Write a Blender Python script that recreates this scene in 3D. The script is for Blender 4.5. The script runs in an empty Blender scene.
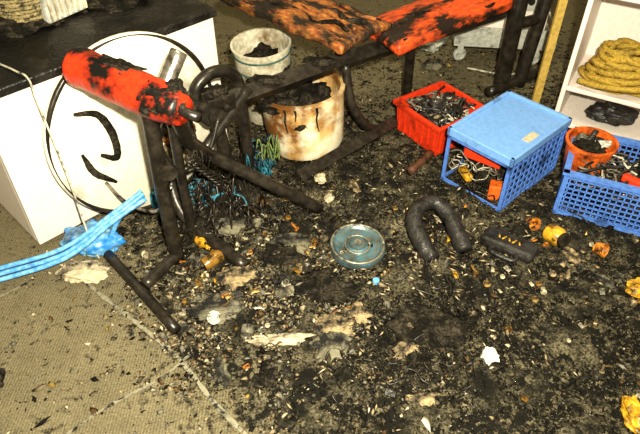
import bpy, math, random
import numpy as np
from mathutils import Vector, Matrix, noise
random.seed(7); rng=np.random.default_rng(11)
S=bpy.context.scene

# ---------------------------------------------------------------- helpers
def link(o,parent=None):
    S.collection.objects.link(o)
    if parent: o.parent=parent
    return o
def empty(name,loc=(0,0,0),rot=(0,0,0)):
    e=bpy.data.objects.new(name,None); e.empty_display_size=.05
    e.location=loc; e.rotation_euler=rot
    return link(e)
def mesh(name,v,f,m,parent=None,smooth=False,loc=None,rot=None,bevel=0,sub=0):
    me=bpy.data.meshes.new(name); me.from_pydata([tuple(p) for p in v],[],f)
    if smooth:
        for p in me.polygons: p.use_smooth=True
    o=bpy.data.objects.new(name,me)
    for mm in (m if isinstance(m,list) else [m]): me.materials.append(mm)
    if loc is not None: o.location=loc
    if rot is not None: o.rotation_euler=rot
    link(o,parent)
    if bevel:
        b=o.modifiers.new('b','BEVEL'); b.width=bevel; b.segments=2
    if sub:
        b=o.modifiers.new('s','SUBSURF'); b.levels=sub; b.render_levels=sub
    return o
def boxdata(c,s,R=None):
    v=[]
    for x in(-.5,.5):
        for y in(-.5,.5):
            for z in(-.5,.5):
                p=Vector((x*s[0],y*s[1],z*s[2]))
                if R: p=R@p
                v.append(p+Vector(c))
    f=[(0,1,3,2),(4,6,7,5),(0,4,5,1),(2,3,7,6),(0,2,6,4),(1,5,7,3)]
    return v,f
def multi(parts):
    V=[];F=[]
    for v,f in parts:
        n=len(V); V+=list(v); F+=[tuple(i+n for i in q) for q in f]
    return V,F
def box(name,c,s,m,parent=None,bevel=.004,R=None):
    v,f=boxdata((0,0,0),s,R)
    return mesh(name,v,f,m,parent,loc=c,bevel=bevel)
def spline(pts,n=8):
    P=[Vector(p) for p in pts]
    if len(P)<3: return P
    P=[P[0]*2-P[1]]+P+[P[-1]*2-P[-2]]
    out=[]
    for i in range(1,len(P)-2):
        a,b,c,d=P[i-1:i+3]
        for k in range(n):
            t=k/n
            out.append(.5*((2*b)+(c-a)*t+(2*a-5*b+4*c-d)*t*t+(3*b-a-3*c+d)*t**3))
    out.append(P[-2]); return out
def sweepdata(P,r,sides=10,jit=0):
    V=[];F=[]
    t0=(P[1]-P[0]).normalized()
    n=t0.orthogonal().normalized()
    for i,p in enumerate(P):
        t=(P[min(i+1,len(P)-1)]-P[max(i-1,0)]).normalized()
        n=(n-t*n.dot(t)).normalized(); b=t.cross(n)
        rr=r(i/(len(P)-1)) if callable(r) else r
        for k in range(sides):
            a=2*math.pi*k/sides+(math.pi/4 if sides==4 else 0)
            q=rr*(1+jit*(random.random()-.5))
            V.append(p+n*math.cos(a)*q+b*math.sin(a)*q)
    for i in range(len(P)-1):
        for k in range(sides):
            a=i*sides+k;b2=i*sides+(k+1)%sides
            F.append((a,b2,b2+sides,a+sides))
    F.append(tuple(range(sides))[::-1]); m=(len(P)-1)*sides
    F.append(tuple(m+k for k in range(sides)))
    return V,F
def tube(name,pts,r,m,parent=None,sides=16,n=8,jit=0,straight=False):
    P=[Vector(p) for p in pts]
    if straight:
        Q=[]
        for a,b in zip(P,P[1:]):
            for k in range(n): Q.append(a.lerp(b,k/n))
        P=Q+[P[-1]]
    else: P=spline(pts,n)
    v,f=sweepdata(P,r,sides,jit)
    return mesh(name,v,f,m,parent,smooth=sides>4)
def lathe(name,prof,m,parent=None,loc=(0,0,0),rot=(0,0,0),seg=40,cap=False):
    V=[];F=[]
    for r,z in prof:
        for k in range(seg):
            a=2*math.pi*k/seg; V.append((r*math.cos(a),r*math.sin(a),z))
    for i in range(len(prof)-1):
        for k in range(seg):
            a=i*seg+k;b=i*seg+(k+1)%seg
            F.append((a,b,b+seg,a+seg))
    if prof[0][0]>1e-4: F.append(tuple(range(seg))[::-1])
    if prof[-1][0]>1e-4 and cap:
        m0=(len(prof)-1)*seg; F.append(tuple(m0+k for k in range(seg)))
    o=mesh(name,V,F,m,parent,smooth=True,loc=loc,rot=rot)
    e=o.modifiers.new('e','EDGE_SPLIT'); e.split_angle=math.radians(40)
    return o
import bmesh
def blob(name,c,s,m,parent=None,amp=.25,freq=3,sub=5,seed=0,ridge=False,flat=True,smooth=True,rot=(0,0,0)):
    bm=bmesh.new(); bmesh.ops.create_icosphere(bm,subdivisions=sub,radius=1)
    off=Vector((seed*7.3,seed*3.1,seed*1.7))
    for v in bm.verts:
        d=v.co.copy()
        wv=noise.noise_vector(d*1.3+off)*.45*min(1,amp*2.2)
        n=noise.fractal(d*freq*.6+off,1.1,2,3)
        rd=0
        if ridge: rd=(.25-abs(noise.noise(d*freq+off)))*.9
        fine=noise.noise(d*freq*4+off)*.06
        v.co=(d+wv)*(1+amp*(n*.9+rd)+fine)
        if flat and v.co.z<-.5: v.co.z=-.5
        v.co=Vector((v.co.x*s[0],v.co.y*s[1],v.co.z*s[2]))
    me=bpy.data.meshes.new(name); bm.to_mesh(me); bm.free()
    if smooth:
        for p in me.polygons: p.use_smooth=True
    me.materials.append(m)
    o=bpy.data.objects.new(name,me); o.location=c; o.rotation_euler=rot
    return link(o,parent)

# ---------------------------------------------------------------- materials
def burnt(name,base,char=.0,scale=8,rough=.6,bump=.3,metal=0,black=(.008,.007,.006),var=.25,second=None,edge=.08,bscale=60,spec=.5,stretch=None):
    m=bpy.data.materials.new(name); m.use_nodes=True
    N=m.node_tree.nodes; L=m.node_tree.links; b=N['Principled BSDF']
    tc=N.new('ShaderNodeTexCoord'); src=tc.outputs['Object']
    if stretch:
        mp=N.new('ShaderNodeMapping'); mp.inputs['Scale'].default_value=stretch; L.new(src,mp.inputs['Vector']); src=mp.outputs[0]
    n1=N.new('ShaderNodeTexNoise'); n1.inputs['Scale'].default_value=scale; n1.inputs['Detail'].default_value=8; n1.inputs['Roughness'].default_value=.65
    n2=N.new('ShaderNodeTexNoise'); n2.inputs['Scale'].default_value=bscale; n2.inputs['Detail'].default_value=6
    L.new(src,n1.inputs['Vector']); L.new(src,n2.inputs['Vector'])
    r=N.new('ShaderNodeValToRGB')
    th=.5+(char-.5)*.5 if char>0 else -1
    r.color_ramp.elements[0].position=max(0,th-edge); r.color_ramp.elements[1].position=min(1,max(th+edge,.001))
    r.color_ramp.elements[0].color=(0,0,0,1); r.color_ramp.elements[1].color=(1,1,1,1)
    L.new(n1.outputs['Fac'],r.inputs[0])
    mv=N.new('ShaderNodeMix'); mv.data_type='RGBA'
    s=second or tuple(c*(1-var) for c in base)
    mv.inputs[6].default_value=(*s,1); mv.inputs[7].default_value=(*base,1)
    r2=N.new('ShaderNodeValToRGB'); r2.color_ramp.elements[0].position=.38; r2.color_ramp.elements[1].position=.6
    L.new(n2.outputs['Fac'],r2.inputs[0]); L.new(r2.outputs[0],mv.inputs[0])
    mx=N.new('ShaderNodeMix'); mx.data_type='RGBA'
    mx.inputs[6].default_value=(*black,1); L.new(mv.outputs[2],mx.inputs[7])
    L.new(r.outputs[0],mx.inputs[0])
    L.new(mx.outputs[2],b.inputs['Base Color'])
    b.inputs['Roughness'].default_value=rough; b.inputs['Metallic'].default_value=metal
    b.inputs['Specular IOR Level'].default_value=spec
    bp=N.new('ShaderNodeBump'); bp.inputs['Strength'].default_value=bump; bp.inputs['Distance'].default_value=.01
    L.new(n2.outputs['Fac'],bp.inputs['Height']); L.new(bp.outputs[0],b.inputs['Normal'])
    return m
def attrmat(name,rough=.95):
    m=bpy.data.materials.new(name); m.use_nodes=True
    N=m.node_tree.nodes; L=m.node_tree.links; b=N['Principled BSDF']
    a=N.new('ShaderNodeAttribute'); a.attribute_name='Col'
    tc=N.new('ShaderNodeTexCoord'); n=N.new('ShaderNodeTexNoise'); n.inputs['Scale'].default_value=150
    L.new(tc.outputs['Object'],n.inputs['Vector'])
    mm=N.new('ShaderNodeMix'); mm.data_type='RGBA'; mm.blend_type='MULTIPLY'; mm.inputs[0].default_value=.6
    L.new(a.outputs['Color'],mm.inputs[6]); L.new(n.outputs['Fac'],mm.inputs[7])
    L.new(mm.outputs[2],b.inputs['Base Color']); b.inputs['Roughness'].default_value=rough; b.inputs['Specular IOR Level'].default_value=.2
    return m

M_white=burnt('white_laminate',(.82,.74,.68),.12,3,.45,.03,var=.08)
M_lidblk=burnt('charred_top',(.04,.035,.03),.62,6,.4,.6)
M_disc=burnt('sooty_white_plastic',(.82,.76,.62),.26,2.2,.45,.05,var=.12,black=(.05,.035,.02))
M_blk=burnt('charred_steel',(.055,.045,.034),.42,18,.34,.10,metal=.25,black=(.012,.010,.008),second=(.028,.023,.018),edge=.15,bscale=45)
M_blk2=burnt('charred_foam',(.06,.05,.035),.52,22,.9,.8,black=(.008,.007,.005),second=(.018,.014,.01),spec=.2,bscale=110)
M_chrome=burnt('sooty_chrome',(.45,.41,.35),.38,25,.3,.2,metal=.8)
M_red=burnt('red_vinyl',(.66,.05,.012),.38,6,.4,.15,var=.3,edge=.05)
M_orange=burnt('scorched_orange_vinyl',(.72,.11,.02),.46,7,.45,.25,second=(.55,.07,.02),stretch=(.6,1.6,1),edge=.05,black=(.02,.012,.008))
M_brownpad=burnt('burnt_padding',(.50,.21,.05),.56,9,.6,.5,second=(.33,.09,.03),stretch=(.7,1.8,1),edge=.08,black=(.02,.014,.009))
M_cream=burnt('cream_enamel',(.84,.77,.58),.45,4.5,.45,.1,second=(.66,.42,.17),var=.1,black=(.20,.085,.022),bscale=12,edge=.06)
M_cream2=burnt('cream_plastic',(.74,.69,.54),.40,6,.45,.1,black=(.16,.10,.04))
M_teal=burnt('dull_teal_band',(.06,.14,.12),.3,20,.7,.2,spec=.2)
M_redpl=burnt('red_plastic',(.72,.055,.015),.2,6,.35,.05,var=.2)
M_blue=burnt('blue_plastic',(.19,.38,.76),.15,5,.35,.04,var=.12)
M_blued=burnt('blue_plastic_lattice',(.11,.24,.66),.25,8,.4,.04)
M_orpl=burnt('orange_plastic',(.76,.15,.02),.30,9,.4,.1)
M_orbrn=burnt('scorched_orange_scrap',(.70,.26,.03),.42,30,.5,.4,second=(.4,.14,.02))
M_strap=burnt('light_blue_strap',(.08,.30,.66),.15,12,.35,.15,second=(.2,.46,.78))
M_bag=burnt('blue_bag',(.03,.22,.58),.36,10,.35,.3,second=(.25,.48,.68),bscale=25)
M_tealc=burnt('teal_cloth',(.05,.26,.36),.48,12,.6,.4,second=(.02,.12,.18))
M_rag=burnt('pale_rag',(.58,.49,.33),.38,12,.8,.4)
M_plate=burnt('bluish_grey_plate',(.11,.22,.27),.36,14,.38,.2,second=(.19,.20,.17),edge=.2,metal=.35)
M_platehub=burnt('sooty_metal',(.30,.28,.22),.35,30,.4,.3,metal=.5)
M_olive=burnt('mustard_rope',(.48,.32,.05),.2,7,.9,.6,second=(.30,.20,.03),bscale=120)
M_wood=burnt('yellow_wood',(.55,.38,.10),.1,8,.5,.1)
M_grey=burnt('grey_metal',(.50,.50,.45),.25,8,.45,.1)
M_yel=burnt('yellow_plastic',(.70,.38,.03),.38,20,.4,.2)
M_wick=burnt('wicker',(.34,.27,.13),.4,30,.8,.9,bscale=120)
M_paper=burnt('white_paper',(.80,.76,.66),.25,25,.7,.3)
M_cable=burnt('pale_cable',(.62,.58,.46),.35,30,.5,.1)
M_dcable=burnt('grey_cable',(.20,.18,.14),.4,30,.5,.1)
M_tan=burnt('tan_rag',(.36,.27,.15),.47,14,.9,.7)
M_wall=burnt('wall_paint',(.42,.38,.28),.2,2,.8,.1)
M_rubber=burnt('black_rubber',(.035,.032,.03),.4,18,.4,.5)
M_jar=burnt('brown_glass',(.26,.14,.03),.38,25,.2,.2)
M_brass=burnt('sooty_brass',(.45,.30,.11),.45,30,.4,.3,metal=.6)
M_greyrag=burnt('grey_rag_m',(.21,.19,.13),.52,10,.9,.8)

# ---------------------------------------------------------------- soot field
def sm(a,b,x):
    t=min(1,max(0,(x-a)/(b-a))); return t*t*(3-2*t)
def soot(x,y):
    d=(x+.64)*.879+(y-1.39)*.477
    w=noise.fractal(Vector((x*2.2,y*2.2,3)),1,2,3)*.14
    a=sm(-.14,.26,d+w)
    b=1-.75*sm(2.05,2.6,y-.15*x+w)
    b*=1-sm(3.0,3.6,y)
    c=1-sm(1.3,1.8,x+w)
    return a*b*c
def heap(x,y): return math.exp(-((x+.36)/.17)**2-((y-1.68)/.17)**2)
def hgt(x,y):
    s=soot(x,y)
    n=noise.fractal(Vector((x*7,y*7,1)),.9,2,4)
    core=math.exp(-(((x+.0)/.75)**2+((y-1.55)/.5)**2))
    return s*(.003+.03*core*max(0,.55+n)+.010*max(0,n+.2)+.05*heap(x,y)*max(0,.7+n))

# ---------------------------------------------------------------- floor
nx,ny=260,260; x0,x1,y0,y1=-2.2,2.4,-1.0,4.3
V=[];F=[];A=[]
for j in range(ny+1):
    for i in range(nx+1):
        x=x0+(x1-x0)*i/nx; y=y0+(y1-y0)*j/ny
        V.append((x,y,0)); A.append(soot(x,y))
for j in range(ny):
    for i in range(nx):
        a=j*(nx+1)+i; F.append((a,a+1,a+nx+2,a+nx+1))
mf=bpy.data.materials.new('scorched_carpet'); mf.use_nodes=True
N=mf.node_tree.nodes; L=mf.node_tree.links; B=N['Principled BSDF']
def nd(t,**k):
    n=N.new(t)
    for a,b in k.items():
        n.inputs[a].default_value=b
    return n
tc=nd('ShaderNodeTexCoord'); at=N.new('ShaderNodeAttribute'); at.attribute_name='soot'
nA=nd('ShaderNodeTexNoise',Scale=9,Detail=10,Roughness=.7); nB=nd('ShaderNodeTexNoise',Scale=160,Detail=5,Roughness=.7); nC=nd('ShaderNodeTexNoise',Scale=35,Detail=8,Roughness=.75)
for q in(nA,nB,nC): L.new(tc.outputs['Object'],q.inputs['Vector'])
def math_(op,a,b):
    n=N.new('ShaderNodeMath'); n.operation=op
    for i,q in enumerate((a,b)):
        if isinstance(q,(int,float)): n.inputs[i].default_value=q
        else: L.new(q,n.inputs[i])
    return n.outputs[0]
wv=N.new('ShaderNodeTexWave'); wv.inputs['Scale'].default_value=38; wv.inputs['Distortion'].default_value=1.5; wv.inputs['Detail Scale'].default_value=6
L.new(tc.outputs['Object'],wv.inputs['Vector'])
base=N.new('ShaderNodeValToRGB'); cr=base.color_ramp
cr.elements[0].position=.3; cr.elements[0].color=(.045,.038,.021,1); cr.elements[1].position=.74; cr.elements[1].color=(.33,.28,.175,1)
fac=math_('ADD',math_('MULTIPLY',nB.outputs['Fac'],.6),math_('ADD',math_('MULTIPLY',wv.outputs['Fac'],.10),math_('MULTIPLY',nA.outputs['Fac'],.34)))
L.new(fac,base.inputs[0])
k=math_('ADD',math_('MULTIPLY',at.outputs['Fac'],.40),math_('ADD',math_('MULTIPLY',math_('SUBTRACT',nA.outputs['Fac'],.5),1.4),math_('MULTIPLY',math_('SUBTRACT',nC.outputs['Fac'],.5),2.0)))
rs=N.new('ShaderNodeValToRGB'); rs.color_ramp.elements[0].position=.12; rs.color_ramp.elements[1].position=.40
L.new(k,rs.inputs[0])
mx=N.new('ShaderNodeMix'); mx.data_type='RGBA'; L.new(rs.outputs[0],mx.inputs[0]); L.new(base.outputs[0],mx.inputs[6]); mx.inputs[7].default_value=(.012,.011,.008,1)
L.new(mx.outputs[2],B.inputs['Base Color']); B.inputs['Roughness'].default_value=.95; B.inputs['Specular IOR Level'].default_value=.2
bp=N.new('ShaderNodeBump'); bp.inputs['Strength'].default_value=.8; bp.inputs['Distance'].default_value=.006
L.new(math_('ADD',nB.outputs['Fac'],nC.outputs['Fac']),bp.inputs['Height']); L.new(bp.outputs[0],B.inputs['Normal'])
fl=mesh('floor',V,F,mf)
at_=fl.data.attributes.new('soot','FLOAT','POINT'); at_.data.foreach_set('value',A)

box('wall_back',(.1,4.35,1.2),(4.7,.1,2.4),M_wall,bevel=0)
box('wall_left',(-2.25,1.65,1.2),(.1,5.3,2.4),M_wall,bevel=0)
box('wall_right',(2.45,1.65,1.2),(.1,5.3,2.4),M_wall,bevel=0)
box('baseboard_back',(.1,4.29,.05),(4.5,.02,.1),M_wood,bevel=.003)

# ---------------------------------------------------------------- debris crust
DEB=empty('fire_debris')
V=[];F=[]; gx,gy=380,300; X0,X1,Y0,Y1=-.95,1.75,.55,2.65
for j in range(gy+1):
    for i in range(gx+1):
        x=X0+(X1-X0)*i/gx; y=Y0+(Y1-Y0)*j/gy
        n=noise.fractal(Vector((x*34,y*34,5)),.7,2,4)
        n2=noise.fractal(Vector((x*9,y*9,15)),.8,2,3)
        s=soot(x,y)
        z=hgt(x,y)+.009*n*s-.0075-.004*(1-s)+.008*s*n2
        if i in(0,gx) or j in(0,gy): z=-.01
        V.append((x,y,z))
for j in range(gy):
    for i in range(gx):
        a=j*(gx+1)+i; F.append((a,a+1,a+gx+2,a+gx+1))
M_crust=burnt('ash_crust',(.20,.172,.11),.58,9,.9,1,black=(.012,.011,.008),second=(.034,.030,.020),edge=.12,bscale=130,spec=.2)
mesh('charred_crust',V,F,M_crust,DEB,smooth=True)

# ---------------------------------------------------------------- scattered flakes
OCT=np.array([(1,0,0),(-1,0,0),(0,1,0),(0,-1,0),(0,0,1),(0,0,-1)],float)
OF=np.array([(0,2,4),(2,1,4),(1,3,4),(3,0,4),(2,0,5),(1,2,5),(3,1,5),(0,3,5)])
M_fl=attrmat('ash_flakes')
def flakes(name,pos,size,cols,parent=DEB,tilt=.5,jit=.45):
    n=len(pos); pos=np.array(pos); size=np.array(size)
    P=np.repeat(OCT[None],n,0)+rng.uniform(-jit,jit,(n,6,3))
    P*=size[:,None,:]
    a=rng.uniform(0,2*np.pi,n); t=rng.normal(0,tilt,n)
    ct,st=np.cos(t)[:,None],np.sin(t)[:,None]
    y=P[:,:,1]*ct-P[:,:,2]*st; z=P[:,:,1]*st+P[:,:,2]*ct; x=P[:,:,0]
    e=rng.normal(0,tilt*.4,n)[:,None]; x2=x*np.cos(e)-z*np.sin(e); z=x*np.sin(e)+z*np.cos(e); x=x2
    ca,sa=np.cos(a)[:,None],np.sin(a)[:,None]
    Q=np.stack([x*ca-y*sa,x*sa+y*ca,z],-1)
    low=Q[:,:,2].min(1)
    Q+=pos[:,None,:]; Q[:,:,2]-=(low*.7)[:,None]
    V=Q.reshape(-1,3); Fc=(OF[None]+6*np.arange(n)[:,None,None]).reshape(-1,3)
    me=bpy.data.meshes.new(name)
    me.vertices.add(len(V)); me.vertices.foreach_set('co',V.ravel())
    me.loops.add(Fc.size); me.loops.foreach_set('vertex_index',Fc.ravel())
    me.polygons.add(len(Fc)); me.polygons.foreach_set('loop_start',np.arange(0,Fc.size,3)); 
    me.update(calc_edges=True)
    c=me.color_attributes.new('Col','FLOAT_COLOR','POINT')
    C=np.concatenate([np.array(cols),np.ones((n,1))],1); C=np.repeat(C,6,0)
    c.data.foreach_set('color',C.ravel())
    me.materials.append(M_fl)
    o=bpy.data.objects.new(name,me); return link(o,parent)
def scatter(n,size,pal,w,xr=(-1.05,1.7),yr=(.6,3.0),pw=1.0,dens=None,flat=.4,long=1.6,cl=1.0,base=.012,fs=6):
    pos=[];sz=[];cc=[]
    k=0
    while len(pos)<n and k<n*40:
        k+=1
        x=random.uniform(*xr); y=random.uniform(*yr)
        s=dens(x,y) if dens else soot(x,y)**pw
        nn=noise.fractal(Vector((x*fs,y*fs,9)),.9,2,4)
        cl_n=(1-cl)+cl*sm(-.25,.35,nn)
        if random.random()>s*cl_n+base: continue
        q=random.uniform(*size)*(1 if random.random()<.9 else 1.7)
        pos.append((x,y,max(0,hgt(x,y)-.007)))
        sz.append((q*random.uniform(.8,long),q*random.uniform(.5,1),q*random.uniform(flat*.5,flat)))
        c=random.choices(pal,w)[0]; f=random.uniform(.6,1.25)
        cc.append([v*f for v in c])
    return pos,sz,cc
def gauss(cx,cy,sx,sy): return lambda x,y: math.exp(-((x-cx)/sx)**2-((y-cy)/sy)**2)
blk=(.014,.012,.009);dk=(.04,.034,.022);ol=(.13,.11,.07);tan=(.33,.26,.16);cr_=(.60,.51,.35);gr=(.23,.215,.17);wh=(.72,.67,.55);br=(.16,.09,.04)
flakes('charcoal_crumbs',*scatter(32000,(.0016,.0042),[blk,dk,ol,gr,tan,br],[12,5,2.4,1.2,.6,.5],fs=7,flat=.8))
flakes('charcoal_crumbs_dense',*scatter(12000,(.0018,.0048),[blk,dk,ol],[12,4,1],dens=lambda x,y:.9*gauss(.55,1.12,.42,.26)(x,y)+.7*gauss(-.05,1.4,.25,.15)(x,y)+gauss(-.36,1.68,.2,.2)(x,y),fs=4,flat=.9,base=0))
flakes('ash_crumbs',*scatter(8000,(.0015,.0038),[ol,gr,tan,dk],[5,5,3,3],cl=.3,flat=.6))
flakes('charcoal_flakes',*scatter(3600,(.004,.0075),[blk,dk,ol,br],[12,5,1.2,.6],fs=5,flat=.5))
flakes('charcoal_lumps',*scatter(260,(.007,.013),[blk,dk,ol,br],[10,5,1,1],flat=.7,yr=(.6,2.2),base=.002))
flakes('heap_rubble',*scatter(900,(.006,.016),[blk,dk,ol,gr,br,tan],[8,6,3,1.5,2,1],dens=heap,cl=.2,base=0,flat=.7))
flakes('ash_rubble',*scatter(5000,(.003,.009),[tan,cr_,gr,ol,br,blk],[6,2.4,5,5,2,3],dens=gauss(-.18,1.25,.36,.27)),)
flakes('pale_rubble',*scatter(330,(.004,.011),[cr_,wh,tan,(.42,.28,.08)],[4,1,7,1.5],dens=gauss(-.1,1.3,.45,.38),base=.02))
pos=[];sz=[];cl=[]
for i in range(150):
    x=random.gauss(.5,.2); y=random.gauss(1.48,.13)
    if i>105: x=random.uniform(-.4,.9); y=random.uniform(.85,1.9)
    pos.append((x,y,hgt(x,y)-.002)); l=random.uniform(.008,.022); sz.append((l,.0032,.003)); c=random.choice([cr_,tan,cr_,(.55,.43,.26)]); cl.append(c)
flakes('wooden_pegs',pos,sz,cl,tilt=.2,jit=.15)
parts=[]
for i in range(150):
    if i<90: x=random.gauss(.0,.5); y=random.gauss(1.5,.35)
    else: x=random.gauss(-.36,.10); y=random.gauss(1.68,.10)
    if soot(x,y)<.4: continue
    hh=.02 if i<90 else .09
    p=Vector((x,y,hgt(x,y)+.004)); a=random.uniform(0,6.28); P=[p]
    for k in range(random.randint(4,9)):
        a+=random.gauss(0,.8); p=p+Vector((math.cos(a),math.sin(a),0))*.025; p.z=max(.004,hgt(p.x,p.y)+random.uniform(0,hh)); P.append(p.copy())
    parts.append(sweepdata(spline(P,4),random.uniform(.0012,.003 if i<90 else .005),5))
mesh('burnt_wire',*multi(parts),M_blk,DEB,smooth=True)

# ---------------------------------------------------------------- carpet seams
M_seam=burnt('seam_tape',(.26,.24,.17),.42,25,.8,.3,edge=.04)
def seam(name,pts,w=.006):
    P=spline(pts,10)
    V=[];F=[]
    for i,p in enumerate(P):
        t=(P[min(i+1,len(P)-1)]-P[max(0,i-1)]).normalized(); s=Vector((-t.y,t.x,0))*w*random.uniform(.6,1.2)
        V+=[p+s,p-s,p-s+Vector((0,0,.003)),p+s+Vector((0,0,.003))]
    for i in range(len(P)-1):
        a=4*i
        F+=[(a+3,a+2,a+6,a+7),(a,a+3,a+7,a+4),(a+2,a+1,a+5,a+6)]
    mesh(name,V,F,M_seam)
seam('carpet_tape',[(-.80,1.36,0),(-.71,1.28,0),(-.56,1.16,0),(-.41,1.03,0),(-.30,.90,0),(-.18,.78,0)],.007)
seam('carpet_tape',[(-.75,.72,0),(-.6,.87,0),(-.46,.97,0),(-.38,1.06,0)],.004)
seam('carpet_tape',[(-1.15,1.2,0),(-1.05,1.27,0),(-.95,1.36,0)],.003)

# ---------------------------------------------------------------- white cabinet
th=math.atan2(.715,.70)
cab=empty('white_cabinet',(-.983,1.50,0),(0,0,th))
box('front_panel',(.425,.012,.30),(.85,.024,.57),M_white,cab)
box('side_panel_left',(.012,.31,.30),(.024,.57,.57),M_white,cab)
box('side_panel_right',(.838,.31,.30),(.024,.57,.57),M_white,cab)
box('back_panel',(.425,.60,.30),(.85,.02,.57),M_white,cab)
box('base_plinth',(.425,.31,.0125),(.80,.54,.025),M_white,cab)
box('top_panel',(.425,.30,.60),(.87,.63,.03),M_lidblk,cab,bevel=.006)
def cabw(x,y,z): 
    c,s=math.cos(th),math.sin(th); return (-.983+c*x-s*y,1.5+s*x+c*y,z)
wb=empty('wicker_basket',(-1.01,2.00,.615))
parts=[]
for k in range(10):
    z=.008+k*.014; r=.08+.022*k/8
    P=[Vector((r*math.cos(a)*(1+.03*math.sin(8*a+k*math.pi)),r*math.sin(a)*(1+.03*math.sin(8*a+k*math.pi)),z)) for a in np.linspace(0,2*math.pi,49)]
    parts.append(sweepdata(P,.008,6))
mesh('weave',*multi(parts),M_wick,wb,smooth=True)
parts=[sweepdata([Vector((.08*math.cos(a),.08*math.sin(a),0)),Vector((.104*math.cos(a),.104*math.sin(a),.145))],.005,6) for a in np.linspace(0,2*math.pi,17)[:-1]]
mesh('stakes',*multi(parts),M_wick,wb)
lathe('basket_floor',[(.001,.004),(.075,.004),(.075,.0),(.001,0)],M_wick,wb)
blob('beige_contents',(0,0,.09),(.085,.085,.07),M_wick,wb,.25,5,5,2)
blob('charred_heap',(.30,.36,.63),(.15,.09,.035),M_blk2,cab,amp=.35,seed=3)
blob('charred_heap_2',(.64,.30,.63),(.12,.09,.03),M_blk2,cab,amp=.35,seed=5)
rad=empty('ribbed_heater',cabw(.44,.30,.616),(0,0,th+.2))
box('body',(0,0,.07),(.17,.06,.12),M_grey,rad,.01)
parts=[boxdata((-.07+.023*i,-.034,.07),(.008,.012,.10)) for i in range(7)]
mesh('ribs',*multi(parts),M_cream2,rad); box('foot_1',(-.06,0,.005),(.02,.08,.01),M_blk,rad); box('foot_2',(.06,0,.005),(.02,.08,.01),M_blk,rad)
tube('white_power_cord',[cabw(.2,.5,.621),cabw(.12,.25,.62),cabw(.14,.05,.622),(-.86,1.585,.622),(-.835,1.545,.56),(-.80,1.50,.3),(-.785,1.47,.06),(-.76,1.44,.012)],.0035,M_cable,sides=6,n=10)

# ---------------------------------------------------------------- round white top leaning
disc=empty('round_table_top',(-.635,1.762,.335))
nrm=Vector((.70,-.69,.10)).normalized()
disc.rotation_euler=nrm.to_track_quat('Z','Y').to_euler()
R_=.325
lathe('top_board',[(.001,-.012),(R_-.008,-.012),(R_,-.004),(R_,.006),(R_-.006,.011),(.001,.011)],M_disc,disc,seg=64)
P=[Vector(((R_-.008)*math.cos(a),(R_-.008)*math.sin(a),.011)) for a in np.linspace(0,2*math.pi,65)]
mesh('sooty_edge_band',*sweepdata(P,lambda t:.006+.004*math.sin(t*21),8),M_blk,disc,smooth=True)
Mi=disc.rotation_euler.to_matrix().inverted()
def onface(s,z,off=.016):
    u=Vector((.70,.715,0)).normalized(); v=nrm.cross(u).normalized()
    if v.z<0: v=-v
    return Mi@(u*s+v*z+nrm*off)
tube('melted_strip_1',[onface(-.20,.14),onface(-.13,.11),(onface(-.10,.03)),onface(-.11,-.06),onface(-.16,-.03)],lambda t:.006+.008*math.sin(math.pi*t),M_blk2,disc,sides=8,jit=.2)
tube('melted_strip_2',[onface(-.22,.0),onface(-.20,-.08),onface(-.14,-.15)],lambda t:.005+.007*math.sin(math.pi*t),M_blk2,disc,sides=8,jit=.2)
blob('scorched_patch',onface(.14,-.06,.012),(.07,.08,.008),M_brownpad,disc,.3,3,5,4)
blob('yellowed_patch',onface(.10,-.16,.012),(.06,.06,.006),M_tan,disc,.3,3,5,5)

# ---------------------------------------------------------------- weight bench
wbn=empty('weight_bench')
a=Vector((-.71,1.60,.655)); b=Vector((-.365,1.37,.645))
P=[a.lerp(b,t) for t in np.linspace(0,1,40)]
v,f=sweepdata(P,lambda t:.058*(1-.30*max(0,(t-.72)*3.5)**2)*(1 if t>.02 else .9)*(1+.05*noise.noise(Vector((t*9,0,0)))),28,.03)
mesh('red_roller',v,f,M_red,wbn,smooth=True)
tube('roller_axle',[a+(a-b)*.05,b+(b-a)*.14],.014,M_blk,wbn,straight=True)
blob('charred_roller_end',b+Vector((-.045,.03,.012)),(.07,.045,.045),M_blk2,wbn,.35,4,5,6,flat=False)
blob('charred_foam_patch',a.lerp(b,.42)+Vector((0,.01,.048)),(.09,.03,.013),M_blk2,wbn,.4,4,5,8,flat=False,rot=(0,0,-.59))
tube('chrome_sleeve',[(-.455,1.53,.61),(-.405,1.60,.70)],.025,M_chrome,wbn,sides=20,straight=True)
tube('front_post',[(-.491,1.444,.0),(-.491,1.444,.3),(-.47,1.42,.62)],.024,M_blk,wbn,straight=True)
tube('second_post',[(-.445,1.52,.0),(-.445,1.52,.3),(-.43,1.48,.55)],.016,M_blk,wbn,straight=True)
tube('diagonal_brace',[(-.39,1.39,.62),(-.41,1.53,.44),(-.37,1.62,.32),(.0,1.68,.03)],.022,M_blk,wbn,straight=True)
tube('floor_bar_front',[(-.73,1.45,.022),(-.437,1.127,.022)],.017,M_blk,wbn,straight=True)
tube('floor_bar_link',[(-.491,1.444,.03),(-.57,1.30,.03)],.02,M_blk,wbn,straight=True)
tube('lower_brace',[(-.53,1.66,.20),(-.50,1.60,.11),(-.43,1.54,.06),(-.25,1.385,.03)],.022,M_blk,wbn)
tube('hook_tube',[(-.44,1.80,.36),(-.42,1.82,.46),(-.36,1.87,.49),(-.30,1.92,.44),(-.285,1.90,.3),(-.275,1.885,.02)],.022,M_blk,wbn,n=12)
tube('curved_handle',[(-.42,1.62,.38),(-.45,1.72,.42),(-.43,1.80,.38),(-.37,1.84,.36)],.020,M_blk,wbn,n=12)
tube('front_leg',[(-.37,1.80,.38),(-.33,1.80,.0)],.024,M_blk,wbn,straight=True)
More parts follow.
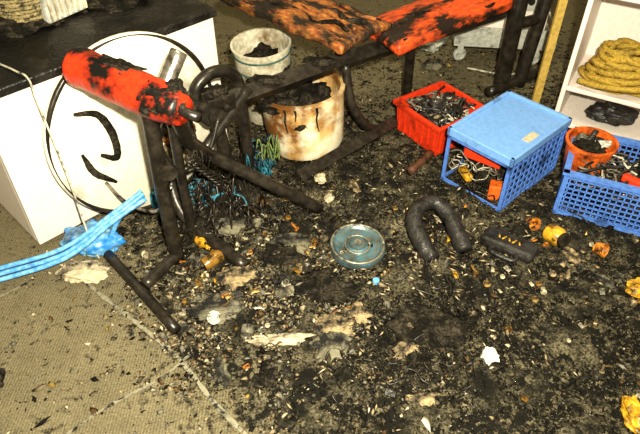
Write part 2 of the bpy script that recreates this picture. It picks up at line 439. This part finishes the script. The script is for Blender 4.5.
tube('pivot_arm',[(-.40,1.66,.30),(-.25,1.86,.43)],.018,M_blk,wbn,straight=True)
lathe('pivot_drum',[(.001,-.055),(.022,-.055),(.024,-.04),(.040,-.04),(.045,-.03),(.045,.03),(.04,.04),(.024,.04),(.022,.055),(.001,.055)],M_blk,wbn,(-.38,1.78,.385),(1.4,.3,.5),28)
box('pivot_bracket_1',(-.33,1.76,.40),(.10,.008,.11),M_blk,wbn,.003,Matrix.Rotation(.6,3,'Z'))
box('pivot_bracket_2',(-.36,1.81,.40),(.10,.008,.11),M_blk,wbn,.003,Matrix.Rotation(.6,3,'Z'))
lathe('adjusting_knob',[(.001,0),(.012,0),(.012,.02),(.028,.024),(.030,.04),(.022,.05),(.001,.05)],M_blk,wbn,(-.31,1.74,.42),(-1.3,0,.6),20)
lathe('end_cap_1',[(.001,-.01),(.027,-.01),(.029,0),(.027,.012),(.001,.012)],M_blk,wbn,(-.455,1.425,.40),(1.5,0,.3),20)
tube('cable_loop',[(-.45,1.50,.55),(-.50,1.55,.40),(-.46,1.62,.25),(-.38,1.66,.30),(-.34,1.72,.40)],.007,M_blk,wbn,sides=8)
P=[Vector((-.43+.001*k+.016*math.cos(k*.8),1.58+.0016*k+.016*math.sin(k*.8),.34-.0028*k)) for k in range(80)]
mesh('coil_spring',*sweepdata(P,.004,6),M_blk,wbn,smooth=True)
for i,(c,s) in enumerate([((-.36,1.82,.44),(.045,.035,.02)),((0.0,2.11,.405),(.06,.03,.012)),((-.20,1.965,.405),(.06,.03,.012))]):
    blob('char_clump_%d'%(i+1),c,s,M_blk2,wbn,.35,4,4,60+i,flat=False)
parts=[]
for i in range(30):
    t=random.random()
    if i%3==0: p=Vector((-.30,2.50,.48)).lerp(Vector((.14,2.12,.48)),t)
    elif i%3==1: p=Vector((-.385,1.825,.36)).lerp(Vector((.02,2.125,.36)),t)
    else: p=Vector((-.40,1.53,.42)).lerp(Vector((-.30,1.64,.25)),t)
    l=random.uniform(.02,.08); q=p+Vector((random.gauss(0,.012),random.gauss(0,.012),-l))
    parts.append(sweepdata([p,p.lerp(q,.4)+Vector((random.gauss(0,.006),0,0)),q],lambda u,rr=random.uniform(.002,.005):rr*(1-.6*u),6))
mesh('melted_drips',*multi(parts),M_blk2,wbn,smooth=True)
v,f=sweepdata([Vector((-.385,1.825,.375)),Vector((.02,2.125,.375)),Vector((.85,2.66,.375))],.038,4)
mesh('main_beam',v,f,M_blk,wbn)
v,f=sweepdata([Vector((-.09,1.86,.03)),Vector((.36,2.29,.03))],.034,4)
mesh('floor_rail',v,f,M_blk,wbn)
tube('rail_upright',[(.10,2.17,.36),(.13,2.14,.2),(.19,2.15,.09),(.24,2.2,.03)],.018,M_blk,wbn)
tube('middle_leg',[(.39,2.40,.37),(.41,2.5,.0)],.022,M_blk,wbn,straight=True)
tube('short_bar',[(.36,1.91,.025),(.46,2.03,.03)],.016,burnt('rusty_steel',(.12,.05,.025),.35,20,.6,.4),wbn,straight=True)
def pad(name,c,L_,W,H,ang,m,seed,amp=.012,rx=0):
    bm=bmesh.new(); bmesh.ops.create_cube(bm,size=1)
    bmesh.ops.subdivide_edges(bm,edges=bm.edges,cuts=34,use_grid_fill=True)
    for v in bm.verts:
        p=v.co.copy(); m2=max(abs(2*p.y),abs(2*p.x))
        ex=1-.05*abs(2*p.z)**4
        co=Vector((p.x*L_*ex,p.y*W*(1-.10*abs(2*p.z)**4),p.z*H*(1-.30*m2**8)))
        n=noise.fractal(Vector((co.x*9+seed,co.y*9,co.z*9)),.9,2,4)
        co+=v.co.normalized()*n*amp
        co.z+=-.012*sm(.3,1,abs(2*p.y))
        v.co=co
    me=bpy.data.meshes.new(name); bm.to_mesh(me); bm.free()
    for p in me.polygons: p.use_smooth=True
    me.materials.append(m); o=bpy.data.objects.new(name,me); o.location=c; o.rotation_euler=(rx,0,ang); return link(o,wbn)
ang2=math.atan2(.47,.58); ang1=math.atan2(-.69,.72)
pad('seat_pad',(.50,2.47,.44),.72,.26,.075,ang2,M_orange,1,.008)
pad('back_pad',(-.08,2.40,.49),.72,.29,.06,ang1,M_brownpad,5,.012)
for i in range(6):
    off=-.115+.045*i
    d=Vector((math.cos(ang1),math.sin(ang1),0)); nn=Vector((-d.y,d.x,0))
    pts=[Vector((-.08,2.40,.520))+d*(-.33+.66*k/8)+nn*(off+random.uniform(-.02,.02))+Vector((0,0,random.uniform(-.012,.008)-(0.02 if abs(off)>.1 else 0))) for k in range(9)]
    tube('scorched_ridge_%d'%(i+1),pts,lambda t,q=random.uniform(.005,.014),w_=random.uniform(4,12):q*(.7+.4*math.sin(t*w_)),M_blk2 if i%2 else M_brownpad,wbn,sides=8,jit=.4)
for i in range(3):
    d=Vector((math.cos(ang2),math.sin(ang2),0)); nn=Vector((-d.y,d.x,0))
    pts=[Vector((.50,2.47,.472))+d*(-.32+.6*k/8)+nn*(-.1+.08*i+random.uniform(-.016,.016))+Vector((0,0,random.uniform(-.012,.004)-(.018 if i!=1 else 0))) for k in range(9)]
    tube('seat_char_%d'%(i+1),pts,lambda t,q=random.uniform(.006,.012),w_=random.uniform(4,12):q*(.6+.5*math.sin(t*w_)),M_blk2,wbn,sides=8,jit=.3)
tube('rack_upright_1',[(.88,2.60,0),(.88,2.60,.5),(.90,2.61,1.0)],.038,M_blk,wbn,sides=16)
tube('rack_upright_2',[(.98,2.64,0),(1.03,2.68,.5),(1.09,2.74,1.0)],.030,M_blk,wbn,sides=16)
tube('rack_foot',[(.80,2.52,.03),(1.10,2.72,.03)],.025,M_blk,wbn,straight=True)
tube('rack_crossbar',[(.88,2.60,.33),(1.02,2.67,.33)],.025,M_blk,wbn,straight=True)

# ---------------------------------------------------------------- buckets
def bucket(name,loc,r0,r1,h,m,rot=(0,0,0),bands=None,fill=None,rim=.006):
    e=empty(name,loc,rot)
    lathe('wall',[(.001,0),(r0*.96,0),(r0,.006),(r1,h),(r1+rim,h),(r1+rim,h+.008),(r1-.004,h+.008),(r1-.006,h-.004),(r0-.005,.01),(.001,.01)],m,e)
    for i,z in enumerate(bands or []):
        r=r0+(r1-r0)*z/h+.0015
        P=[Vector((r*math.cos(a),r*math.sin(a),z)) for a in np.linspace(0,2*math.pi,41)]
        mesh('band_%d'%(i+1),*sweepdata(P,.004,6),M_teal,e,smooth=True)
    if fill: blob('contents',(0,0,h*.75),(r1*.8,r1*.8,h*.14),fill,e,.3,4,4,3)
    return e
bucket('cream_bucket',(-.235,2.385,0),.105,.123,.35,M_cream2,(.06,-.04,0),[.26,.325],M_blk2)
tb=empty('cream_tub',(-.055,2.13,.006),(-.05,-.08,0))
lathe('wall',[(.001,0),(.12,0),(.148,.012),(.160,.04),(.166,.13),(.170,.255),(.178,.26),(.178,.27),(.160,.27),(.158,.255),(.155,.05),(.13,.02),(.001,.018)],M_cream,tb,seg=56)
blob('charred_fill',(0,0,.20),(.13,.13,.06),M_blk2,tb,.3,4,5,9)
blob('melted_lip',(-.09,-.10,.25),(.08,.045,.03),M_blk2,tb,.4,4,5,12)
for i,aa in enumerate([-2.3,-1.95,-1.7,-1.2]):
    tube('residue_run_%d'%(i+1),[Vector((.171*math.cos(aa+.03*k),.171*math.sin(aa+.03*k),.262-.03*k)) if k<1 else Vector((.168*math.cos(aa+.02*math.sin(k*2)),.168*math.sin(aa+.02*math.sin(k*2)),.262-.028*k)) for k in range(3+(i*2)%4)],lambda t:.006*(1-.7*t),M_blk2,tb,sides=8)
def tangle(name,c,s,n,r,m,seed,parent=None):
    random.seed(seed); parts=[]
    for i in range(n):
        P=[]; a=random.uniform(0,6.28); cx=random.uniform(-1,1); cy=random.uniform(-1,1)
        for k in range(8):
            a+=random.uniform(.5,1.2)
            x=(cx+.45*math.cos(a))*s[0]; y=(cy+.45*math.sin(a))*s[1]
            P.append(Vector((x,y,max(r,random.random()*s[2]))))
        parts.append(sweepdata(spline(P,5),r,6))
    return mesh(name,*multi(parts),m,parent,smooth=True,loc=c)
tangle('teal_rope',(-.23,1.93,.01),(.05,.06,.14),14,.0035,M_tealc,5)
tangle('green_cord',(-.2,1.90,.1),(.04,.05,.10),5,.003,burnt('green_cord_m',(.15,.2,.06),.3,30,.7,.2),6)
blob('burnt_clump',(-.27,1.95,.04),(.06,.05,.07),M_blk2,amp=.35,seed=31)
for i,(x,y,sx,sy,sz_) in enumerate([(-.38,1.66,.08,.06,.05),(-.30,1.75,.06,.06,.05),(-.44,1.58,.05,.05,.05),(-.33,1.58,.07,.04,.035)]):
    blob('heap_clump_%d'%i,(x,y,.035),(sx,sy,sz_),M_blk2 if i!=3 else M_greyrag,DEB,amp=.4,seed=130+i,ridge=True)

# blue hose band, bags
st=empty('blue_hose_band')
ribs=[(-1.30,1.24,.045),(-1.06,1.335,.06),(-.85,1.40,.10),(-.70,1.49,.17),(-.60,1.56,.21)]
for k in range(3):
    off=Vector((.010*k,-.016*k,-.003*k))
    tube('strand_%d'%(k+1),[Vector(p)+off+Vector((0,0,.006*math.sin(i*1.7+k))) for i,p in enumerate(ribs)],.008,M_strap,st,sides=8)
tube('strand_4',[(-.62,1.55,.2),(-.70,1.53,.10),(-.74,1.50,.02)],.008,M_strap,st,sides=8)
blob('blue_plastic_bag',(-.795,1.52,.03),(.095,.075,.05),M_bag,amp=.25,freq=2.5,ridge=True,seed=2,sub=5)
blob('pale_rag',(-.80,1.38,.016),(.08,.045,.022),M_rag,amp=.4,freq=3,ridge=True,seed=4)
blob('teal_cloth',(-.57,1.74,.03),(.09,.05,.05),M_tealc,amp=.3,freq=3,ridge=True,seed=6)
tangle('teal_rope',(-.45,1.70,.02),(.13,.05,.09),18,.0045,M_tealc,9)
tube('chrome_rod',[(-.74,1.62,.2),(-.66,1.56,.16),(-.56,1.54,.14),(-.50,1.58,.22)],.006,M_chrome,sides=8)

# ---------------------------------------------------------------- plate, U tube
pl=empty('weight_plate',(.13,1.485,.022),(.05,.03,0))
lathe('disc',[(.001,-.012),(.09,-.012),(.097,-.006),(.098,.012),(.094,.018),(.086,.018),(.078,.010),(.045,.008),(.040,.014),(.030,.016),(.028,.024),(.015,.026),(.001,.022)],M_plate,pl,seg=64)
P=[Vector((.091*math.cos(a),.091*math.sin(a),.018)) for a in np.linspace(0,2*math.pi,49)]
mesh('rim_ring',*sweepdata(P,.005,6),M_platehub,pl,smooth=True)
P=[Vector((.043*math.cos(a),.043*math.sin(a),.013)) for a in np.linspace(0,2*math.pi,33)]
mesh('inner_ring',*sweepdata(P,.004,6),M_platehub,pl,smooth=True)
lathe('hub_cap',[(.001,.026),(.012,.027),(.014,.022)],M_platehub,pl)
tube('charred_u_handle',[(.385,1.42,.03),(.35,1.48,.05),(.33,1.56,.075),(.36,1.62,.095),(.42,1.635,.095),(.462,1.58,.07),(.485,1.51,.045),(.50,1.46,.03)],lambda t:.028+.003*math.sin(t*9),M_rubber,sides=14,jit=.12)

# ---------------------------------------------------------------- crates
def crate_solid(name,loc,rz,L_,W,H,m):
    e=empty(name,loc,(0,0,rz)); t=.006
    V=[];F=[]
    def ring(l,w,z): return [Vector((-l/2,-w/2,z)),Vector((l/2,-w/2,z)),Vector((l/2,w/2,z)),Vector((-l/2,w/2,z))]
    rings=[ring(L_*.92,W*.92,0),ring(L_*.98,W*.98,H-.02),ring(L_+.02,W+.02,H-.02),ring(L_+.02,W+.02,H),ring(L_-.012,W-.012,H),ring(L_*.92-.012,W*.92-.012,.008)]
    for r in rings: V+=r
    for i in range(len(rings)-1):
        for k in range(4):
            a=4*i+k;b=4*i+(k+1)%4; F.append((a,b,b+4,a+4))
    F.append((0,3,2,1)); n=len(V); F.append((n-4,n-3,n-2,n-1))
    mesh('shell',V,F,m,e,bevel=.003)
    parts=[]
    for k in range(-3,4):
        for sy in(-1,1): parts.append(boxdata((k*L_/7.5,sy*(W*.48),H*.45),(.006,.008,H*.72)))
        for sx in(-1,1): parts.append(boxdata((sx*L_*.48,k*W/7.5,H*.45),(.008,.006,H*.72)))
    mesh('ribs',*multi(parts),m,e)
    return e
def wires(name,n,xr,yr,zr,st_,r,m,parent,seed=1):
    random.seed(seed); parts=[]
    for i in range(n):
        x=random.uniform(*xr); y=random.uniform(*yr); a=random.uniform(0,6.28); P=[]; z=random.uniform(*zr)
        for k in range(random.randint(5,11)):
            a+=random.gauss(0,.9); x+=st_*math.cos(a); y+=st_*math.sin(a)
            if not xr[0]<x<xr[1]: a=math.pi-a; x=min(max(x,xr[0]),xr[1])
            if not yr[0]<y<yr[1]: a=-a; y=min(max(y,yr[0]),yr[1])
            z=min(max(z+random.gauss(0,.012),zr[0]),zr[1]); P.append(Vector((x,y,z))+Vector((random.gauss(0,.002),random.gauss(0,.002),0)))
        parts.append(sweepdata(spline(P,5),r*random.uniform(.7,1.3),6))
    mesh(name,*multi(parts),m,parent,smooth=True)
rc=crate_solid('red_plastic_crate',(.515,2.22,.0),math.radians(35),.27,.27,.15,M_redpl)
blob('charred_contents',(0,0,.07),(.105,.105,.06),M_blk2,rc,.3,5,5,14)
wires('pale_cables',10,(-.09,.1),(-.10,.1),(.11,.155),.03,.0035,M_cable,rc,3)
wires('grey_cables',18,(-.1,.1),(-.1,.1),(.09,.15),.03,.0045,M_dcable,rc,4)
wires('black_cables',16,(-.1,.1),(-.1,.1),(.11,.16),.03,.006,M_rubber,rc,5)
box('burnt_tool_body',(.03,-.05,.13),(.10,.035,.03),M_blk,rc,.008,Matrix.Rotation(.5,3,'Z'))
tube('tool_shaft',[(-.09,.03,.13),(.06,.08,.15)],.008,M_chrome,rc,straight=True)
box('scrap_block',(-.05,-.03,.135),(.04,.03,.03),M_tan,rc,.004,Matrix.Rotation(1,3,'Z'))

def lattice(w,h,n,m_,M,t=.006,bar=.006):
    parts=[]
    def add(c,s):
        v,f=boxdata((0,0,0),s)
        parts.append(([M@(Vector(c)+p) for p in v],f))
    fr=.014
    add((w/2,fr/2,0),(w,fr,t)); add((w/2,h-fr/2,0),(w,fr,t)); add((fr/2,h/2,0),(fr,h,t)); add((w-fr/2,h/2,0),(fr,h,t))
    for i in range(1,n): add((w*i/n,h/2,0),(bar,h-fr,t*.8))
    for j in range(1,m_): add((w/2,h*j/m_,0),(w-fr,bar,t*.8))
    return parts
def panelM(o,u,v):
    u=Vector(u).normalized();v=Vector(v).normalized();n=u.cross(v)
    M=Matrix((u,v,n)).transposed().to_4x4(); M.translation=Vector(o); return M
bc=empty('blue_storage_crate',(.722,1.925,.0),(.0,.0,math.atan2(-.73,.68)))
Lx,Ly,Hz=.28,.39,.245
box('top_panel',(0,0,Hz-.010),(Lx-.01,Ly-.01,.008),M_blue,bc,.003)
parts=[]
for sx in(-1,1): parts.append(boxdata((sx*(Lx/2-.004),0,Hz-.014),(.016,Ly+.008,.034)))
for sy in(-1,1): parts.append(boxdata((0,sy*(Ly/2-.004),Hz-.014),(Lx+.008,.016,.034)))
mesh('top_rim',*multi(parts),M_blue,bc,bevel=.003)
parts=lattice(Ly,Hz-.03,12,7,panelM((Lx/2-.004,-Ly/2,0),(0,1,0),(0,0,1)))
parts+=lattice(Lx,Hz-.03,9,7,panelM((-Lx/2,Ly/2-.004,0),(1,0,0),(0,0,1)))
parts+=lattice(Ly,Hz-.03,3,1,panelM((-Lx/2+.004,-Ly/2,0),(0,1,0),(0,0,1)))
parts+=lattice(Lx,Hz-.03,1,1,panelM((-Lx/2,-Ly/2+.004,0),(1,0,0),(0,0,1)))
mesh('lattice_sides',*multi(parts),M_blued,bc)
box('sticker',(.10,-.02,Hz-.005),(.03,.07,.002),burnt('sticker_m',(.6,.5,.35),.1,20),bc,0)
box('red_tin',(-.02,-.10,.15),(.15,.08,.06),M_redpl,bc,.006,Matrix.Rotation(.2,3,'Z'))
box('orange_tin',(.08,-.14,.04),(.06,.05,.07),M_orpl,bc,.006,Matrix.Rotation(.5,3,'Z'))
box('yellow_tool_body',(-.06,-.15,.05),(.08,.03,.03),M_yel,bc,.008,Matrix.Rotation(-.5,3,'Z'))
wires('white_wires',20,(-.13,.06),(-.19,.0),(.01,.15),.022,.0022,M_cable,bc,8)
wires('dark_wires',26,(-.13,.10),(-.18,.1),(.01,.17),.025,.003,M_dcable,bc,9)
blob('charred_contents',(0,0,.05),(.10,.14,.08),M_blk2,bc,.3,4,5,15)

bb=empty('blue_lattice_basket',(1.13,1.74,0),(0,0,math.atan2(-.42,.91)))
w,d,h=.42,.30,.19
parts=lattice(w,h,20,9,panelM((-w/2,-d/2,0),(1,0,0),(0,0,1)),bar=.005)
parts+=lattice(w,h,20,9,panelM((-w/2,d/2,0),(1,0,0),(0,0,1)),bar=.005)
parts+=lattice(d,h,14,9,panelM((-w/2,-d/2,0),(0,1,0),(0,0,1)),bar=.005)
parts+=lattice(d,h,14,9,panelM((w/2,-d/2,0),(0,1,0),(0,0,1)),bar=.005)
parts+=lattice(w,d,16,11,panelM((-w/2,-d/2,.004),(1,0,0),(0,1,0)))
for sx in(-1,1): parts.append(boxdata((sx*w/2,0,h),(.022,d+.02,.012)))
for sy in(-1,1): parts.append(boxdata((0,sy*d/2,h),(w+.02,.022,.012)))
mesh('lattice_shell',*multi(parts),M_blued,bb)
blob('dark_contents',(.03,-.01,.07),(.15,.11,.08),M_blk2,bb,.25,4,5,17)
blob('black_boot',(.10,.07,.16),(.08,.07,.10),M_rubber,bb,.3,3,5,18)
wires('loose_cables',10,(-.15,.17),(-.12,.05),(.12,.18),.035,.0028,M_cable,bb,10)
wires('grey_loose_cables',26,(-.17,.17),(-.12,.1),(.11,.19),.035,.0035,M_dcable,bb,11)
wires('black_loose_cables',16,(-.17,.17),(-.12,.1),(.12,.19),.035,.006,M_rubber,bb,12)
box('red_tool',(.02,-.07,.165),(.09,.03,.03),M_redpl,bb,.008,Matrix.Rotation(-.4,3,'Z'))
box('yellow_tool',(.12,-.06,.165),(.05,.03,.03),M_yel,bb,.008,Matrix.Rotation(.7,3,'Z'))
ob=bucket('orange_bucket',(1.005,1.835,.07),.068,.088,.15,M_orpl)
blob('charred_rags',(0,0,.12),(.055,.055,.045),M_blk2,ob,.3,4,5,19)
blob('pale_scrap',(.03,-.02,.155),(.028,.018,.015),M_grey,ob,.4,4,4,20)
blob('pale_scrap_2',(-.03,.02,.15),(.03,.018,.015),M_dcable,ob,.4,4,4,21)
tube('burnt_stub',[(-.04,-.02,.12),(.02,.03,.18)],.01,M_rubber,ob,straight=True)

# ---------------------------------------------------------------- white shelf unit
sh=empty('white_shelf_unit',(1.03,2.27,0),(0,0,math.atan2(-.5,.86)))
wd,dp,ht=.85,.36,.60
box('side_left',(.01,dp/2,ht/2),(.02,dp,ht),M_white,sh)
box('side_right',(wd-.01,dp/2,ht/2),(.02,dp,ht),M_white,sh)
box('top_board',(wd/2,dp/2,ht+.01),(wd+.02,dp+.01,.022),M_white,sh)
box('middle_board',(wd/2,dp/2,.20),(wd-.04,dp,.02),M_white,sh)
box('bottom_board',(wd/2,dp/2,.03),(wd-.04,dp,.02),M_white,sh)
box('back_board',(wd/2,dp-.005,ht/2),(wd-.04,.01,ht-.02),M_white,sh)
tw=empty('mustard_rope_coil',(1.265,2.265,.212),(0,0,math.atan2(-.5,.86)))
random.seed(12); P=[]
turns=17; per=22
for k in range(turns*per):
    tn=k/per; a=2*math.pi*k/per; lay=tn/turns
    rx=.165-.05*lay+.022*noise.noise(Vector((tn*1.3,1,0))); ry=.115-.035*lay+.02*noise.noise(Vector((tn*1.7,5,0)))
    ox=.022*noise.noise(Vector((tn*.9,9,0))); oy=.02*noise.noise(Vector((tn*.8,3,0)))
    fac_=1-.38*((tn*2.37)%1)
    P.append(Vector((ox+rx*fac_*math.cos(a),oy+ry*fac_*math.sin(a),.014+.155*lay+.012*math.sin(2*a+tn*2.1))))
mesh('rope',*sweepdata(P,.0125,8,.15),M_olive,tw,smooth=True)
P=[Vector((.16,-.06,.10)),Vector((.12,-.13,.08)),Vector((.03,-.145,.06)),Vector((-.08,-.13,.04)),Vector((-.15,-.10,.03))]
mesh('rope_tail',*sweepdata(spline(P,8),.0125,8,.15),M_olive,tw,smooth=True)
blob('rope_core',(0,0,.06),(.11,.08,.07),M_olive,tw,.3,4,5,50,ridge=True)
blob('black_shoe',(.22,.10,.08),(.10,.06,.05),M_rubber,sh,amp=.25,seed=60)
box('wood_strip',(1.0,2.43,.45),(.035,.02,.9),M_wood,bevel=.002)

# ---------------------------------------------------------------- castor trolley with white appliance
tr=empty('castor_trolley',(.93,2.98,0),(0,0,-.12))
box('tray',(0,0,.10),(.46,.26,.02),M_grey,tr)
for i,(sx,sy,lx,ly) in enumerate([(0,-.125,.46,.012),(0,.125,.46,.012),(-.225,0,.012,.24),(.225,0,.012,.24)]):
    box('tray_lip_%d'%(i+1),(sx,sy,.15),(lx,ly,.09),M_grey,tr,.002)
for i,(x,y) in enumerate([(-.19,-.10),(.19,-.10),(-.19,.10),(.19,.10)]):
    box('fork_%d'%(i+1),(x,y,.07),(.03,.035,.05),M_grey,tr,.003)
    lathe('wheel_%d'%(i+1),[(.001,-.012),(.014,-.012),(.016,-.009),(.026,-.012),(.034,-.008),(.034,.008),(.026,.012),(.016,.009),(.014,.012),(.001,.012)],M_grey,tr,(x,y-.0,.034),(math.pi/2,0,.4))
box('appliance_body',(.03,.0,.27),(.36,.20,.30),M_white,tr,.012)
box('appliance_panel',(.03,-.102,.33),(.28,.006,.10),M_grey,tr,.003)
for i in range(3): lathe('appliance_dial_%d'%(i+1),[(.001,0),(.018,0),(.016,.012),(.001,.012)],M_blk,tr,(-.05+.08*i,-.105,.33),(math.pi/2,0,0),16)
tube('appliance_cable',[(.20,-.08,.3),(.26,-.16,.15),(.2,-.2,.02),(.02,-.24,.008),(-.15,-.2,.008)],.005,M_cable,tr,sides=8)
blob('grey_cloth_heap',(.60,3.05,.03),(.08,.06,.06),M_grey,amp=.4,seed=33)
blob('pale_scrap_heap',(.58,2.82,.015),(.045,.04,.025),M_greyrag,amp=.4,seed=34)

# ---------------------------------------------------------------- small loose objects
def cup(name,loc,rot,r,h,m,parent=None):
    return lathe(name,[(.001,0),(r*.75,0),(r,h),(r*.93,h),(r*.7,.006),(.001,.006)],m,parent,loc,rot,28)
cup('scorched_orange_pot',(.955,1.475,.03),(1.3,0,.7),.026,.036,M_orbrn)
j=empty('yellow_jar',(.83,1.53,.036),(math.radians(80),0,.5))
lathe('body',[(.001,-.03),(.03,-.03),(.034,-.022),(.034,.02),(.026,.03),(.001,.03)],M_yel,j); lathe('lid',[(.001,.045),(.026,.045),(.027,.032),(.001,.031)],M_blk,j)
cup('scorched_orange_pot',(.77,1.62,.015),(1.0,.5,0),.024,.03,M_orbrn)
bk=empty('black_tool_case',(.66,1.49,.024),(0,0,-.6))
box('case_body',(0,0,.006),(.19,.085,.04),M_rubber,bk,.015)
tube('case_handle',[(-.04,-.04,.01),(-.04,-.075,.012),(.04,-.075,.012),(.04,-.04,.01)],.008,M_rubber,bk)
for i in range(5): box('yellow_mark_%d'%(i+1),(-.04+.018*i,0,.0265),(.005,.016+.006*(i%2),.002),M_yel,bk,0,Matrix.Rotation(.4*(-1)**i,3,'Z'))
blob('yellow_sponge',(1.05,1.30,.015),(.045,.035,.025),M_yel,amp=.3,seed=71)
blob('yellow_box_scrap',(.85,.84,.02),(.03,.06,.03),M_yel,amp=.3,seed=72)
blob('crumpled_paper',(.50,1.04,.012),(.022,.026,.015),M_paper,amp=.5,freq=5,seed=73,sub=3,smooth=False,ridge=True)
blob('torn_cream_rag',(-.12,1.10,.014),(.085,.022,.009),M_rag,amp=.5,freq=4,seed=74,rot=(0,0,.1),ridge=True)
blob('pale_stone',(.0,1.86,.03),(.022,.024,.020),M_rag,amp=.3,seed=75)
blob('pale_stone',(.035,1.74,.03),(.018,.022,.015),M_rag,amp=.3,seed=76)
for nm,c,s,m,sd in [('tan_rag',(.04,1.15,.010),(.06,.035,.014),M_tan,77),('tan_rag_2',(-.28,1.35,.02),(.06,.04,.018),M_tan,78),('grey_rag',(-.33,1.22,.014),(.07,.05,.018),M_greyrag,79),('charred_rag',(.0,1.30,.02),(.10,.06,.018),M_blk2,80),('grey_rag_2',(.03,1.08,.010),(.05,.05,.014),M_greyrag,82),('tan_rag_3',(.12,1.20,.010),(.04,.03,.014),M_tan,83),('grey_rag_3',(-.1,1.5,.02),(.07,.05,.02),M_greyrag,84),('charred_rag_2',(.35,1.15,.01),(.10,.06,.016),M_blk2,85),('charred_rag_3',(-.12,1.42,.02),(.08,.06,.02),M_blk2,86)]:
    blob(nm,c,s,m,DEB,amp=.5,freq=4,seed=sd,ridge=True)
lathe('blue_bottle_cap',[(.001,.012),(.011,.012),(.012,.0),(.001,0)],M_strap,None,(.185,1.33,.012))
lathe('glass_jar',[(.001,-.04),(.022,-.04),(.024,-.03),(.024,.02),(.016,.032),(.016,.045),(.001,.045)],M_jar,None,(-.36,1.42,.03),(1.4,0,2.2))
lathe('yellow_bottle',[(.001,-.05),(.02,-.05),(.022,-.04),(.022,.02),(.010,.035),(.010,.05),(.001,.05)],M_yel,None,(-.41,1.50,.035),(1.3,0,.6))
BITS=empty('scattered_workshop_parts')
random.seed(21)
n_=0
for i in range(170):
    if i<70: x=random.gauss(-.28,.16); y=random.gauss(1.36,.16)
    elif i<120: x=random.gauss(.75,.22); y=random.gauss(1.45,.13)
    else: x=random.uniform(-.35,1.1); y=random.uniform(.85,1.7)
    if soot(x,y)<.45 or (x-.13)**2+(y-1.485)**2<.014 or (x-.66)**2+(y-1.49)**2<.012: continue
    z=hgt(x,y)+.005; m=random.choices([M_brass,M_chrome,M_yel,M_orbrn,M_rag,M_platehub,M_tan,M_jar,M_rubber],[4,2,1,1,2,3,3,2,4])[0]
    k=random.random(); r=random.uniform(.006,.013); rot=(random.uniform(0,1.5),random.uniform(0,1.5),random.uniform(0,6)); n_+=1
    if k<.3: lathe('fitting_%d'%n_,[(r*.5,-r),(r,-r),(r,-r*.3),(r*.7,-r*.2),(r*.7,r),(r*.45,r),(r*.45,-r)],m,BITS,(x,y,z),rot,14)
    elif k<.45: cup('cap_%d'%n_,(x,y,z),rot,r*1.1,r,m,BITS)
    elif k<.65: lathe('bolt_%d'%n_,[(.001,-r*.3),(r*.8,-r*.3),(r*.8,r*.2),(r*.35,r*.25),(r*.35,r*2.4),(.001,r*2.4)],m,BITS,(x,y,z),(1.4,0,rot[2]),8)
    elif k<.85: box('scrap_%d'%n_,(x,y,z),(r*2.6,r*1.5,.004),m,BITS,.001,Matrix.Rotation(rot[2],3,'Z')@Matrix.Rotation(.3,3,'X'))
    else: lathe('washer_%d'%n_,[(r*.5,0),(r,0),(r,.003),(r*.5,.003),(r*.5,0)],m,BITS,(x,y,z),(rot[0]*.3,0,0),18)
for i,(x,y) in enumerate([(-.33,1.17),(-.27,1.22),(-.22,1.12)]):
    lathe('metal_tin',[(.001,-.015),(.020,-.015),(.021,.015),(.018,.015),(.017,.011),(.001,.011)],M_platehub,None,(x,y,.025),(.5+i*.6,.3,0))
blob('charred_clump_edge',(-.94,.95,.02),(.045,.035,.025),M_blk2,DEB,amp=.3,seed=81)
random.seed(44)
for i in range(40):
    x=random.gauss(.1,.5); y=random.gauss(1.35,.3)
    if soot(x,y)<.5 or (x-.13)**2+(y-1.48)**2<.02: continue
    blob('charred_clump_%d'%i,(x,y,hgt(x,y)-.004),(random.uniform(.015,.045),random.uniform(.012,.03),random.uniform(.006,.014)),random.choice([M_blk2,M_blk2,M_blk2,M_tan,M_greyrag,M_greyrag]),DEB,amp=.5,freq=4,sub=4,seed=90+i,ridge=True,rot=(0,0,random.uniform(0,3)))

# ---------------------------------------------------------------- light and camera
w=bpy.data.worlds.new('w'); S.world=w; w.use_nodes=True
w.node_tree.nodes['Background'].inputs[0].default_value=(1,.91,.66,1); w.node_tree.nodes['Background'].inputs[1].default_value=.30
def area(name,loc,tgt,size,e,col):
    l=bpy.data.lights.new(name,'AREA'); l.size=size; l.energy=e; l.color=col
    o=bpy.data.objects.new(name,l); o.location=loc
    o.rotation_euler=(Vector(tgt)-Vector(loc)).to_track_quat('-Z','Y').to_euler(); link(o)
area('camera_flash',(.10,-.02,1.64),(.0,2.2,0),.05,118,(1,.94,.74))
area('overhead_fill',(.3,1.8,2.6),(.2,2.6,0),.5,22,(1,.88,.58))  # added overhead fill, no such fixture seen; evens out the flash falloff
cam=bpy.data.cameras.new('cam'); cam.sensor_width=36; cam.lens=33.75; cam.clip_start=.05
co=bpy.data.objects.new('camera',cam); co.location=(0,0,1.5); co.rotation_euler=(math.radians(48),0,0); link(co); S.camera=co
S.view_settings.view_transform='Standard'
try: S.view_settings.look='Medium High Contrast'
except Exception as e: print(e)
print('done',S.view_settings.look)
